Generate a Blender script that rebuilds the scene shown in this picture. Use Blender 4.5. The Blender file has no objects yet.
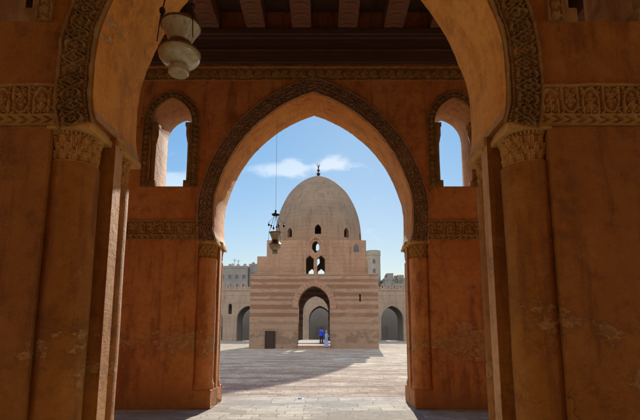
import bpy, bmesh, math, random
import numpy as np
from mathutils import Vector, Matrix
R = math.radians
random.seed(7); rng = np.random.default_rng(7)
S = bpy.context.scene
C = S.collection

# ---------------------------------------------------------------- camera
H, F, XC, Y0 = 1.6, 442.0, 322.0, 268.0
PITCH = math.atan((333 - 268) / F)
cam = bpy.data.cameras.new('camera')
cam.sensor_fit = 'HORIZONTAL'; cam.sensor_width = 36.0
cam.lens = F / 640 * 36
cam.shift_x = (320 - XC) / 640
cam.shift_y = (Y0 - 210) / 640
cam.clip_start = 0.05; cam.clip_end = 3000
camo = bpy.data.objects.new('camera', cam); C.objects.link(camo)
camo.location = (0, 0, H); camo.rotation_euler = (R(90) + PITCH, 0, 0)
S.camera = camo
S.render.resolution_x, S.render.resolution_y = 1024, 672

# ---------------------------------------------------------------- light
SUN_EL, SUN_AZ = 26.5, 6.0            # backlight: beyond the arch, a little to the right
SKY_STRENGTH, SUN_STRENGTH, EXPOSURE = 0.15, 2.0, 2.18
S.view_settings.view_transform = 'Standard'; S.view_settings.look = 'None'
S.view_settings.gamma = 1.0; S.view_settings.use_curve_mapping = False
S.view_settings.exposure = EXPOSURE
S.cycles.max_bounces = 10; S.cycles.diffuse_bounces = 7
S.cycles.use_denoising = True
S.cycles.sample_clamp_indirect = 6.0

sv = Vector((math.sin(R(SUN_AZ)) * math.cos(R(SUN_EL)), math.cos(R(SUN_AZ)) * math.cos(R(SUN_EL)), math.sin(R(SUN_EL))))
sun = bpy.data.lights.new('sun', 'SUN'); sun.energy = SUN_STRENGTH; sun.angle = R(0.5); sun.color = (1.0, 0.93, 0.82)
suno = bpy.data.objects.new('sun', sun); C.objects.link(suno)
suno.rotation_euler = sv.to_track_quat('Z', 'Y').to_euler(); suno.location = (20, 190, 95)


class NT:
    """small node-tree writer"""
    def __init__(s, tree): s.t = tree; s.n = tree.nodes; s.l = tree.links
    def node(s, kind, **kw):
        n = s.n.new(kind)
        for k, v in kw.items(): setattr(n, k, v)
        return n
    def put(s, n, i, v):
        sock = n.inputs[i]
        if isinstance(v, bpy.types.NodeSocket): s.l.new(v, sock)
        elif isinstance(v, (tuple, list)) and len(v) == 3 and sock.type == 'RGBA': sock.default_value = (*v, 1)
        else: sock.default_value = v
    def math(s, op, a, b=0.0, c=0.0, clamp=False):
        n = s.node('ShaderNodeMath', operation=op, use_clamp=clamp)
        for i, v in enumerate((a, b, c)): s.put(n, i, v)
        return n.outputs[0]
    def mix(s, f, a, b, mode='MIX'):
        n = s.node('ShaderNodeMix', data_type='RGBA', blend_type=mode)
        s.put(n, 0, f); s.put(n, 6, a); s.put(n, 7, b)
        return n.outputs[2]
    def noise(s, vec, scale=1.0, detail=4.0, rough=0.55, dist=0.0, col=False):
        n = s.node('ShaderNodeTexNoise')
        s.put(n, 'Vector', vec); s.put(n, 'Scale', scale); s.put(n, 'Detail', detail); s.put(n, 'Roughness', rough); s.put(n, 'Distortion', dist)
        return n.outputs[1 if col else 0]
    def ramp(s, f, lo, hi, interp='SMOOTHSTEP'):
        n = s.node('ShaderNodeMapRange', interpolation_type=interp)
        s.put(n, 0, f); s.put(n, 1, lo); s.put(n, 2, hi)
        return n.outputs[0]
    def scale(s, vec, k, off=(0, 0, 0)):
        n = s.node('ShaderNodeMapping'); s.put(n, 0, vec); n.inputs[3].default_value = k; n.inputs[1].default_value = off
        return n.outputs[0]
    def sep(s, vec):
        n = s.node('ShaderNodeSeparateXYZ'); s.put(n, 0, vec); return n.outputs
    def comb(s, x, y, z):
        n = s.node('ShaderNodeCombineXYZ')
        for i, v in enumerate((x, y, z)): s.put(n, i, v)
        return n.outputs[0]


world = bpy.data.worlds.new('World'); S.world = world; world.use_nodes = True
w = NT(world.node_tree); w.n.clear()
sky = w.node('ShaderNodeTexSky', sky_type='NISHITA', sun_disc=False)
sky.sun_elevation = R(SUN_EL); sky.sun_rotation = R(SUN_AZ)
sky.altitude = 50; sky.air_density = 1.15; sky.dust_density = 0.1; sky.ozone_density = 1.3
dirv = w.node('ShaderNodeTexCoord').outputs['Generated']
dx, dy, dz = w.sep(dirv)[:3]
fy = w.math('MAXIMUM', w.math('ABSOLUTE', dy), 0.05)
px = w.math('DIVIDE', dx, fy); pz = w.math('DIVIDE', dz, fy)
cl = None
cn = w.noise(w.comb(px, w.math('MULTIPLY', pz, 1.7), dy), 16, 7, 0.6, 0.3)
for (cx, cz, sx, sz, k) in ((-0.100, 0.381, .060, .020, 1.0), (-0.070, 0.393, .026, .020, 1.0), (0.030, 0.402, .038, .020, 1.0), (0.0, 0.39, .03, .012, .6),
                            (-0.352, 0.352, .09, .030, 1.1), (0.8, 0.5, .3, .1, .9), (-0.9, 0.45, .3, .1, .9)):
    a = w.math('DIVIDE', w.math('SUBTRACT', px, cx), sx); b = w.math('DIVIDE', w.math('SUBTRACT', pz, cz), sz)
    d2 = w.math('ADD', w.math('MULTIPLY', a, a), w.math('MULTIPLY', b, b))
    m = w.math('MULTIPLY', w.math('POWER', 2.718, w.math('MULTIPLY', d2, -1.0)), k)
    cl = m if cl is None else w.math('ADD', cl, m)
cmask = w.ramp(w.math('ADD', w.math('MULTIPLY', cl, 0.42), w.math('MULTIPLY', cn, 0.75)), 0.46, 0.74)
# sky gain set by hand: bright parts compressed, the sun's side dimmed
lum = w.node('ShaderNodeRGBToBW'); w.put(lum, 0, sky.outputs[0])
comp = w.math('DIVIDE', 1.0, w.math('ADD', 1.0, w.math('DIVIDE', lum.outputs[0], 6.0)))
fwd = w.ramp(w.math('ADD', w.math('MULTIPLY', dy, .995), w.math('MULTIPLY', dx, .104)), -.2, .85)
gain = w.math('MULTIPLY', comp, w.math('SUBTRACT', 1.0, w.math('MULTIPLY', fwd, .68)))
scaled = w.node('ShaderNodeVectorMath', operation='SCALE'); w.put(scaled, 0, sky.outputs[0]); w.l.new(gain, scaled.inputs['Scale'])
skycol = w.node('ShaderNodeHueSaturation'); w.put(skycol, 'Saturation', 1.12); w.put(skycol, 'Value', 1.0); w.put(skycol, 'Color', scaled.outputs[0])
scol = skycol.outputs[0]
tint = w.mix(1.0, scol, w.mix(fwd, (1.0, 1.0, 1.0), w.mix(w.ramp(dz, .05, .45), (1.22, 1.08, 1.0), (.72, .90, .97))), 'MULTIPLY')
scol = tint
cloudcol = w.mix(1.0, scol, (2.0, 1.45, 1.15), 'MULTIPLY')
# unseen white cloud added behind the viewer for brighter, more neutral fill light
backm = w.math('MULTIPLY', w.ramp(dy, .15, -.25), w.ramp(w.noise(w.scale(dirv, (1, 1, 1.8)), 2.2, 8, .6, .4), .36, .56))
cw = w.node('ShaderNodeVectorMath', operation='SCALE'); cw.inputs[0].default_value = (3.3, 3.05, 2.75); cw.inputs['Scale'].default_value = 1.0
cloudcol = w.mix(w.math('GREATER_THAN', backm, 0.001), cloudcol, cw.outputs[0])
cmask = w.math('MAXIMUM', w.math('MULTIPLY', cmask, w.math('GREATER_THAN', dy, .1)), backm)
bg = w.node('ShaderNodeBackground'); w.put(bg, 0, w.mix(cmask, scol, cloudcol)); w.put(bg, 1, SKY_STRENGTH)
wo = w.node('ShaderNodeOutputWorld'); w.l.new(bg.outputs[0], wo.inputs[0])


# ---------------------------------------------------------------- materials
def material(name, rough=0.9, spec=0.25):
    m = bpy.data.materials.new(name); m.use_nodes = True
    t = NT(m.node_tree)
    p = t.n['Principled BSDF']; p.inputs['Roughness'].default_value = rough; p.inputs['Specular IOR Level'].default_value = spec
    return m, t, p
def pos(t): return t.node('ShaderNodeNewGeometry').outputs['Position']
def bump(t, p, h, strength=0.5, dist=0.02):
    b = t.node('ShaderNodeBump'); t.put(b, 'Strength', strength); t.put(b, 'Distance', dist); t.put(b, 'Height', h)
    t.l.new(b.outputs[0], p.inputs['Normal'])
def plain(name, col, rough=0.7, var=0.25, scale=6, metal=0.0, bs=0.2):
    m, t, p = material(name, rough); v = pos(t)
    n = t.noise(v, scale, 5, .6)
    t.put(p, 'Base Color', t.mix(n, tuple(c * (1 - var) for c in col), tuple(min(1, c * (1 + var)) for c in col)))
    p.inputs['Metallic'].default_value = metal
    bump(t, p, t.noise(v, scale * 6, 3), bs, 0.01)
    return m

def plaster(name, a, b, c, pale, patch_z=(0.3, 2.6), patch=0.60, worn=True, bumpk=0.5, band=None):
    """old painted lime plaster: blotches, runs of dirt, hairline cracks, flaked patches with their own shapes"""
    m, t, p = material(name, 0.82, 0.3); v = pos(t); x, y, z = t.sep(v)[:3]
    n1 = t.noise(v, 0.8, 8, .62, .4)
    n2 = t.noise(t.scale(v, (3.2, 3.2, .40)), 1.4, 7, .65)
    n3 = t.noise(v, 9, 6, .65)
    n4 = t.noise(v, 2.6, 9, .72, .2)
    col = t.mix(t.ramp(n1, .34, .66), a, b)
    col = t.mix(t.math('MULTIPLY', t.ramp(n2, .50, .66), .75), col, c)
    col = t.mix(t.math('MULTIPLY', t.ramp(n4, .52, .66), .55), col, tuple(q * .62 for q in c))
    col = t.mix(t.math('MULTIPLY', t.ramp(n4, .47, .34), .35), col, tuple(min(1, q * 1.25 + .02) for q in b))
    col = t.mix(t.math('MULTIPLY', t.ramp(n3, .40, .75), .42), col, tuple(q * .55 for q in a))
    fine = t.noise(v, 55, 4, .7)
    col = t.mix(t.math('MULTIPLY', t.ramp(fine, .45, .8), .30), col, tuple(min(1, q * 1.6 + .02) for q in b))
    # trowel marks and hairline cracks
    tr = t.noise(t.scale(v, (1.5, 1.5, 9)), 2.2, 4, .6, .6)
    wv = t.node('ShaderNodeVectorMath', operation='MULTIPLY_ADD'); t.put(wv, 0, t.noise(v, 2.2, 5, .6, 0, True)); wv.inputs[1].default_value = (.7, .7, .7); t.put(wv, 2, v)
    vo = t.node('ShaderNodeTexVoronoi', feature='DISTANCE_TO_EDGE'); t.put(vo, 'Vector', t.scale(wv.outputs[0], (1, 1, .6))); t.put(vo, 'Scale', .75)
    crack = t.math('MULTIPLY', t.math('SUBTRACT', 1, t.ramp(vo.outputs['Distance'], .003, .010)), t.ramp(t.noise(v, .7, 3), .57, .67))
    col = t.mix(t.math('MULTIPLY', crack, .7), col, tuple(q * .25 for q in c))
    h = t.math('ADD', t.math('MULTIPLY', n1, 1.2), t.math('ADD', t.math('MULTIPLY', n3, .22), t.math('MULTIPLY', fine, .08)))
    h = t.math('ADD', h, t.math('ADD', t.math('MULTIPLY', tr, .22), t.math('MULTIPLY', n4, .35)))
    h = t.math('SUBTRACT', h, t.math('MULTIPLY', crack, .3))
    if worn:
        pn = t.noise(t.scale(v, (1, 1, 1.5), (3.1, 0, 1.3)), 1.7, 12, .72, .1)
        zm = t.math('MULTIPLY', t.ramp(z, patch_z[0], patch_z[0] + .5), t.math('SUBTRACT', 1.0, t.ramp(z, patch_z[1] - .6, patch_z[1])))
        pv_ = t.math('MULTIPLY', pn, t.math('ADD', .74, t.math('MULTIPLY', zm, .26)))
        pv_ = t.math('ADD', pv_, t.math('MULTIPLY', t.math('SUBTRACT', t.noise(t.scale(v, (1, 1, 1), (5.3, 2.1, 7.7)), .55, 3), .5), .34))
        if band:        # a worn belt where the render has come away
            bz = t.math('DIVIDE', t.math('SUBTRACT', t.math('ADD', z, t.math('MULTIPLY', n1, .5)), band[0]), band[1])
            pv_ = t.math('ADD', pv_, t.math('MULTIPLY', t.math('POWER', 2.718, t.math('MULTIPLY', t.math('MULTIPLY', bz, bz), -1)), .085))
        pm = t.ramp(pv_, patch, patch + .02)
        edge = t.math('MULTIPLY', t.ramp(pv_, patch - .03, patch), t.math('SUBTRACT', 1, pm))
        deep = t.ramp(pv_, patch + .05, patch + .075)
        pc = t.mix(t.ramp(t.noise(v, 11, 8, .75), .35, .65), tuple(q * .5 for q in pale), pale)
        pc = t.mix(t.math('MULTIPLY', deep, .7), pc, t.mix(n3, tuple(q * .30 for q in pale), tuple(q * .6 for q in pale)))
        col = t.mix(t.math('MULTIPLY', pm, t.math('ADD', .45, t.math('MULTIPLY', n4, .7)), 0, True), col, pc)
        col = t.mix(t.math('MULTIPLY', edge, .35), col, tuple(q * .5 for q in c))
        h = t.math('SUBTRACT', h, t.math('ADD', t.math('MULTIPLY', pm, .45), t.math('MULTIPLY', deep, .35)))
        h = t.math('ADD', h, t.math('MULTIPLY', pm, t.math('MULTIPLY', t.noise(v, 22, 5, .7), .35)))
        # damp foot of the wall, dark and blotched
        dm = t.math('MULTIPLY', t.math('SUBTRACT', 1.0, t.ramp(t.math('ADD', z, t.math('MULTIPLY', n4, 1.0)), .55, 1.05)), .75)
        col = t.mix(dm, col, t.mix(n3, tuple(q * .35 for q in a), tuple(q * .8 for q in pale)))
    t.put(p, 'Base Color', col)
    bump(t, p, h, bumpk, 0.06)
    return m

M = {}
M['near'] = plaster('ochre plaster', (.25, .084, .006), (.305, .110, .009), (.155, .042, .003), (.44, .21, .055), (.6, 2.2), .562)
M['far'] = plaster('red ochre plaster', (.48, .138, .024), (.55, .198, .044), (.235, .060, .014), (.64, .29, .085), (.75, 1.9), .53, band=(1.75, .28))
M['soffit'] = plaster('weathered plaster with bounce tint', (.58, .215, .030), (.64, .28, .055), (.42, .135, .018), (.55, .34, .14), (4, 7), .6)  # warm light bounced from the court is put into this colour
M['soffit_far'] = plaster('red gold bounce tinted plaster', (.50, .165, .018), (.56, .215, .032), (.33, .088, .010), (.48, .24, .08), (4, 7), .6)  # redder version, with the bounced court light also mixed into its colour
M['jamb'] = plaster('pale weathered plaster', (.44, .21, .075), (.50, .26, .11), (.32, .13, .04), (.52, .32, .16), (.8, 3.2), .57)
def carved(name, a, b):
    m, t, p = material(name, 0.9, .2); v = pos(t)
    n = t.noise(v, 5, 7, .65); f = t.noise(v, 60, 4, .7)
    col = t.mix(t.ramp(n, .3, .7), a, b)
    col = t.mix(t.math('MULTIPLY', t.ramp(f, .5, .75), .3), col, tuple(min(1, x * 1.7) for x in b))
    t.put(p, 'Base Color', col); bump(t, p, t.math('ADD', n, t.math('MULTIPLY', f, .4)), .6, .012)
    return m
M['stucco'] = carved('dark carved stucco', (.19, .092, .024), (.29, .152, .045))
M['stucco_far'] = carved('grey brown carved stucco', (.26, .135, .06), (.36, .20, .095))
M['frieze'] = carved('ochre carved stucco', (.27, .130, .030), (.38, .195, .052))
M['capital'] = carved('golden carved stucco', (.36, .172, .042), (.50, .262, .072))
def wood_mat(name, a, b):
    m, t, p = material(name, .75, .3); v = pos(t)
    n = t.noise(t.scale(v, (.5, .5, 6)), 3, 6, .6, .5); g = t.noise(v, 3, 5)
    t.put(p, 'Base Color', t.mix(t.ramp(n, .3, .75), a, t.mix(g, b, a)))
    bump(t, p, n, .4, .02)
    return m
M['timber'] = wood_mat('old dark timber', (.16, .062, .030), (.27, .115, .058))
M['timber_board'] = wood_mat('blackened timber boards', (.085, .036, .020), (.15, .068, .038))
M['ornament'] = plain('faded painted ornament', (.24, .105, .052), .8)
M['door'] = wood_mat('brown door timber', (.022, .012, .009), (.04, .022, .016))
M['metal'] = plain('blackened iron', (.03, .022, .017), .5, .3, 20, .6)
M['cord'] = plain('pale worn cord', (.35, .28, .22), .7)
M['brass'] = plain('dull brass', (.17, .10, .045), .45, .3, 20, .8)

def glass_mat():
    m, t, p = material('enamelled milk glass', .28, .5); v = t.node('ShaderNodeTexCoord').outputs['Object']
    x, y, z = t.sep(v)[:3]
    ang = t.math('ARCTAN2', y, x)
    vo = t.node('ShaderNodeTexVoronoi'); t.put(vo, 'Vector', t.comb(t.math('MULTIPLY', ang, 1.6), 0, t.math('MULTIPLY', z, 8))); t.put(vo, 'Scale', 1.3)
    d = vo.outputs['Distance']
    med = t.math('MULTIPLY', t.ramp(d, .20, .23), t.math('SUBTRACT', 1, t.ramp(d, .30, .33)))
    dot = t.math('SUBTRACT', 1, t.ramp(d, .09, .12))
    scr = t.ramp(t.noise(t.comb(t.math('MULTIPLY', ang, 2.5), 0, t.math('MULTIPLY', z, 9)), 3.2, 2, .5, 2.2), .50, .53)
    col = t.mix(t.noise(v, 5, 4), (.36, .31, .17), (.50, .44, .27))
    col = t.mix(t.math('MULTIPLY', scr, .40), col, (.24, .20, .10))
    col = t.mix(t.math('MULTIPLY', t.math('MAXIMUM', med, dot), .65), col, (.30, .17, .07))
    gr = t.noise(t.scale(v, (1, 1, .6)), 9, 7, .7)
    col = t.mix(t.math('MULTIPLY', t.ramp(gr, .42, .65), .22), col, (.15, .11, .055))
    t.put(p, 'Base Color', col)
    bump(t, p, gr, .06, .004); p.inputs['Coat Weight'].default_value = .5; p.inputs['Coat Roughness'].default_value = .1
    p.inputs['Subsurface Weight'].default_value = .25; p.inputs['Subsurface Radius'].default_value = (.05, .04, .03); p.inputs['Subsurface Scale'].default_value = .3
    return m
M['glass'] = glass_mat()

def paving(name, bw, bh, c1, c2, mortar, ms, blot, rough=.85, off=(0, 0, 0), blotk=.6, blots=(.5, .12)):
    m, t, p = material(name, 1.0, .03); v = pos(t)
    wob = t.noise(t.scale(v, (.9, .9, .9)), 1.4, 3, .5, 0, True)
    vv = t.node('ShaderNodeVectorMath', operation='MULTIPLY_ADD'); t.put(vv, 0, wob); vv.inputs[1].default_value = (.16, .16, 0); t.put(vv, 2, v)
    def bricks(kw, kh, o):
        br = t.node('ShaderNodeTexBrick', offset=.5, squash=.7, squash_frequency=3)
        t.put(br, 'Vector', t.scale(vv.outputs[0], (1, 1, 0), o)); t.put(br, 'Color1', c1); t.put(br, 'Color2', c2); t.put(br, 'Mortar', mortar)
        t.put(br, 'Scale', 1.0); t.put(br, 'Mortar Size', ms); t.put(br, 'Mortar Smooth', .4); t.put(br, 'Bias', -.1); t.put(br, 'Brick Width', bw * kw); t.put(br, 'Row Height', bh * kh)
        return br.outputs
    A = bricks(1, 1, off); B = bricks(.62, .5, (.3, .7, 0))
    sel = t.ramp(t.noise(t.scale(v, (.35, .8, 1)), 1.3, 4, .6), .49, .51)
    bcol = t.mix(sel, A[0], B[0]); bf = t.math('ADD', t.math('MULTIPLY', A[1], t.math('SUBTRACT', 1, sel)), t.math('MULTIPLY', B[1], sel))
    worn_ = t.ramp(t.noise(v, 1.6, 8, .7), .45, .6)            # sand and wear that hides the joints in places
    bcol = t.mix(t.math('MULTIPLY', worn_, .30), bcol, t.mix(t.noise(v, 3.3, 6, .7), c2, c1))
    bf = t.math('MULTIPLY', bf, t.math('SUBTRACT', 1, t.math('MULTIPLY', worn_, .7)))
    n = t.noise(t.scale(v, (blots[1], blots[0], 1)), 1.0, 8, .7, .4); f = t.noise(v, 14, 6, .7)
    col = t.mix(t.math('MULTIPLY', t.ramp(n, .46, .56), blotk), bcol, blot)
    col = t.mix(t.math('MULTIPLY', t.ramp(f, .45, .75), .45), col, tuple(x * .5 for x in c1))
    sp = t.noise(v, 3.7, 9, .75, .4)
    col = t.mix(t.math('MULTIPLY', t.ramp(sp, .56, .66), .6), col, tuple(x * .40 for x in c1))
    col = t.mix(t.math('MULTIPLY', t.ramp(sp, .42, .34), .5), col, tuple(min(1, x * 1.35) for x in c1))
    t.put(p, 'Base Color', col)
    h = t.math('ADD', t.math('MULTIPLY', t.math('SUBTRACT', 1, bf), .6), t.math('ADD', t.math('MULTIPLY', f, .25), t.math('MULTIPLY', n, .4)))
    bump(t, p, h, .55, .02)
    return m
M['court'] = paving('worn courtyard paving', .74, .46, (.44, .385, .31), (.215, .17, .135), (.17, .135, .105), .014, (.165, .118, .085), blotk=.66, blots=(1.1, .22))
M['hall'] = paving('pale stone slabs', .78, .46, (.52, .475, .405), (.31, .285, .25), (.20, .18, .155), .012, (.27, .25, .22), .8, (.3, .1, 0), .75, (.9, .5))
M['ground'] = plain('dusty ground', (.28, .22, .16), .95, .2, .3)

def striped():
    """courses of pale and red brick, damaged render low down"""
    m, t, p = material('striped brick', .9, .2); v = pos(t); x, y, z = t.sep(v)[:3]
    wob = t.math('MULTIPLY', t.math('SUBTRACT', t.noise(v, 1.6, 6, .7), .5), .26)
    zz = t.math('ADD', z, wob)
    band = None
    for (z0, z1) in ((1.75, 2.0), (2.45, 2.75), (3.30, 3.74), (4.12, 4.62), (5.02, 5.22), (5.50, 5.95), (6.32, 6.78), (7.05, 7.40)):
        b = t.math('MULTIPLY', t.ramp(zz, z0 - .04, z0 + .04), t.math('SUBTRACT', 1, t.ramp(zz, z1 - .04, z1 + .04)))
        band = b if band is None else t.math('ADD', band, b)
    fade = t.ramp(t.noise(v, .45, 6, .65), .30, .52)
    br = t.node('ShaderNodeTexBrick'); t.put(br, 'Vector', t.comb(t.math('ADD', x, y), z, 0)); t.put(br, 'Scale', 1); t.put(br, 'Brick Width', .55); t.put(br, 'Row Height', .21)
    t.put(br, 'Mortar Size', .012); t.put(br, 'Color1', (.29, .195, .125)); t.put(br, 'Color2', (.19, .118, .076)); t.put(br, 'Mortar', (.22, .165, .12))
    n = t.noise(v, 1.1, 7, .65); f = t.noise(v, 9, 5, .7)
    base = t.mix(t.ramp(n, .3, .7), br.outputs[0], (.255, .18, .13))
    red = t.mix(f, (.148, .076, .048), (.195, .104, .066))
    col = t.mix(t.math('MULTIPLY', band, t.math('ADD', .42, t.math('MULTIPLY', fade, .55))), base, red)
    low = t.math('MULTIPLY', t.math('SUBTRACT', 1, t.ramp(z, 2.55, 2.85)), .62)
    col = t.mix(low, col, t.mix(n, (.22, .15, .105), (.29, .205, .145)))
    dn = t.noise(t.scale(v, (.7, .7, 1.0)), 1.4, 9, .72, .05)
    dz = t.math('MULTIPLY', t.ramp(z, .25, .7), t.math('SUBTRACT', 1, t.ramp(z, 1.5, 2.2)))
    dm = t.math('MULTIPLY', t.ramp(t.math('ADD', dn, t.math('MULTIPLY', dz, .10)), .57, .66), t.math('SUBTRACT', 1, t.ramp(z, 2.4, 3.2)))
    col = t.mix(t.math('MULTIPLY', dm, .8), col, t.mix(f, (.125, .085, .058), (.19, .135, .095)))
    t.put(p, 'Base Color', col)
    bump(t, p, t.math('ADD', t.math('SUBTRACT', n, t.math('MULTIPLY', dm, .6)), t.math('ADD', t.math('MULTIPLY', f, .4), t.math('MULTIPLY', br.outputs[1], -.4))), .6, .06)
    return m
M['striped'] = striped()
def render_mat(name, a, b, c, s=.5, streak=.5, low=None, course_h=.45):
    m, t, p = material(name, .92, .15); v = pos(t)
    n = t.noise(v, s, 8, .65, .3); st = t.noise(t.scale(v, (1.6, 1.6, .25)), 1.2, 5, .6); f = t.noise(v, 7, 6, .7)
    col = t.mix(t.ramp(n, .33, .68), a, b)
    col = t.mix(t.math('MULTIPLY', t.ramp(st, .48, .72), streak), col, c)
    col = t.mix(t.math('MULTIPLY', t.ramp(f, .4, .75), .25), col, tuple(x * .6 for x in c))
    if low:
        z = t.sep(v)[2]
        col = t.mix(t.math('MULTIPLY', t.math('SUBTRACT', 1, t.ramp(t.math('ADD', z, t.math('MULTIPLY', n, 3.0)), low[0], low[1])), low[3]), col, low[2])
    zc = t.math('ADD', t.sep(v)[2], t.math('MULTIPLY', t.noise(v, .8, 4), .35))
    course = t.ramp(t.math('ABSOLUTE', t.math('SUBTRACT', t.math('FRACT', t.math('DIVIDE', zc, course_h)), .5)), .40, .5)
    cm = t.math('MULTIPLY', course, t.ramp(t.noise(v, 1.1, 6, .7), .42, .6))
    blk = t.node('ShaderNodeTexWhiteNoise', noise_dimensions='1D'); t.put(blk, 'W', t.math('FLOOR', t.math('DIVIDE', zc, course_h)))
    col = t.mix(t.math('MULTIPLY', blk.outputs[0], .22), col, c)
    col = t.mix(t.math('MULTIPLY', cm, .35), col, tuple(q * .55 for q in c))
    st2 = t.noise(t.scale(v, (2.2, 2.2, .16)), 1.0, 6, .7)
    col = t.mix(t.math('MULTIPLY', t.ramp(st2, .52, .70), .5), col, tuple(q * .55 for q in c))
    t.put(p, 'Base Color', col); bump(t, p, t.math('SUBTRACT', t.math('ADD', n, t.math('MULTIPLY', f, .45)), t.math('MULTIPLY', cm, .4)), .6, .09)
    return m
M['dome'] = render_mat('grey brown dome render', (.165, .125, .093), (.208, .158, .117), (.125, .095, .073), .35, .6, (12.0, 17.5, (.28, .162, .10), .75))
M['drum'] = render_mat('pink brown drum render', (.25, .152, .10), (.30, .195, .13), (.18, .112, .078), .5, .5)
M['voussoir'] = render_mat('pale pink voussoirs', (.30, .185, .125), (.25, .14, .095), (.24, .15, .105), 1.4, .4)
M['arcade'] = render_mat('buff arcade render', (.25, .19, .145), (.31, .24, .185), (.19, .145, .11), .25, .5)
M['shade_int'] = plain('grey interior plaster', (.20, .185, .17), .95, .15, .5)
M['marble'] = plain('white marble step', (.74, .72, .67), .5, .08, 3)
M['block_a'] = render_mat('grey concrete', (.165, .155, .155), (.205, .192, .19), (.135, .128, .128), .2, .5)
M['block_b'] = render_mat('dusty concrete', (.22, .20, .17), (.27, .24, .20), (.17, .155, .135), .2, .4)
M['pane'] = plain('dark window pane', (.06, .06, .065), .2, .2, 1)
M['leaf'] = plain('dusty foliage', (.055, .075, .03), .8, .5, 2)
M['bark'] = plain('bark', (.08, .055, .04), .9)
M['skin'] = plain('skin', (.26, .14, .09), .6, .1)
M['hair'] = plain('black hair', (.012, .01, .009), .6)
M['blue'] = plain('blue cotton', (.010, .050, .52), .8, .2, 30)
M['black'] = plain('black cotton', (.012, .012, .016), .85)
M['robe'] = plain('pale blue grey cotton', (.20, .25, .50), .85, .1, 20)
M['litter'] = plain('light blue plastic', (.12, .50, .80), .35, .3, 30)
M['litter_white'] = plain('white plastic', (.7, .72, .74), .35)


# ---------------------------------------------------------------- mesh helpers
def obj(name, me, mat=None, parent=None, **props):
    if isinstance(me, bmesh.types.BMesh):
        bm = me; me = bpy.data.meshes.new(name); bm.normal_update(); bm.to_mesh(me); bm.free()
    me.name = name
    o = bpy.data.objects.new(name, me); C.objects.link(o)
    if mat is not None:
        if not isinstance(mat, (list, tuple)): mat = [mat]
        me.materials.clear()
        for k in mat: me.materials.append(M[k])
    if parent is not None: o.parent = parent; o.matrix_parent_inverse = parent.matrix_world.inverted()
    for k, v in props.items(): o[k] = v
    return o
def smooth(me, ang=35):
    for p in me.polygons: p.use_smooth = True
    me.set_sharp_from_angle(angle=R(ang))
def thing(name, label, category, loc=(0, 0, 0), group=None):
    o = bpy.data.objects.new(name, None); C.objects.link(o); o.location = loc; o.empty_display_size = .3
    o.matrix_world = Matrix.Translation(loc)
    o['label'] = label; o['category'] = category
    if group: o['group'] = group
    return o
def box(bm, x0, x1, y0, y1, z0, z1, bev=0.0):
    v = [bm.verts.new((x, y, z)) for x in (x0, x1) for y in (y0, y1) for z in (z0, z1)]
    fs = [bm.faces.new([v[i] for i in f]) for f in ((0, 1, 3, 2), (4, 6, 7, 5), (0, 4, 5, 1), (2, 3, 7, 6), (0, 2, 6, 4), (1, 5, 7, 3))]
    if bev:
        bmesh.ops.bevel(bm, geom=list({e for f in fs for e in f.edges}), offset=bev, segments=2, affect='EDGES', profile=.6)
    return v
def boxm(*a, bev=0.0):
    bm = bmesh.new(); box(bm, *a, bev=bev); return bm
def lathe(bm, prof, seg=32, c=(0, 0, 0), close=True, jit=0.0):
    rings = []
    for (r, z) in prof:
        if r < 1e-5: rings.append([bm.verts.new((c[0], c[1], c[2] + z))]); continue
        ring = []
        for i in range(seg):
            a = 2 * math.pi * i / seg; q = r * (1 + (random.uniform(-jit, jit) if jit else 0))
            ring.append(bm.verts.new((c[0] + q * math.cos(a), c[1] + q * math.sin(a), c[2] + z)))
        rings.append(ring)
    for A, B in zip(rings, rings[1:]):
        for i in range(seg):
            j = (i + 1) % seg
            if len(A) == 1 and len(B) == 1: continue
            if len(A) == 1: bm.faces.new((A[0], B[j], B[i]))
            elif len(B) == 1: bm.faces.new((A[i], A[j], B[0]))
            else: bm.faces.new((A[i], A[j], B[j], B[i]))
    if close:
        if len(rings[0]) > 1: bm.faces.new(rings[0][::-1])
        if len(rings[-1]) > 1: bm.faces.new(rings[-1])
    bmesh.ops.recalc_face_normals(bm, faces=bm.faces)
def tube(bm, pts, r, seg=8):
    pts = [Vector(p) for p in pts]; rings = []
    for i, p in enumerate(pts):
        d = (pts[min(i + 1, len(pts) - 1)] - pts[max(i - 1, 0)]).normalized()
        q = d.to_track_quat('Z', 'Y'); rr = r[i] if isinstance(r, (list, tuple)) else r
        rings.append([bm.verts.new(p + q @ Vector((rr * math.cos(2 * math.pi * k / seg), rr * math.sin(2 * math.pi * k / seg), 0))) for k in range(seg)])
    for A, B in zip(rings, rings[1:]):
        for i in range(seg): bm.faces.new((A[i], A[(i + 1) % seg], B[(i + 1) % seg], B[i]))
    bm.faces.new(rings[0][::-1]); bm.faces.new(rings[-1])
def ball(bm, c, r, seg=12, sq=1.0):
    lathe(bm, [(0, -r * sq)] + [(r * math.cos(a), r * sq * math.sin(a)) for a in np.linspace(-1.3, 1.3, 7)] + [(0, r * sq)], seg, c)

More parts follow.
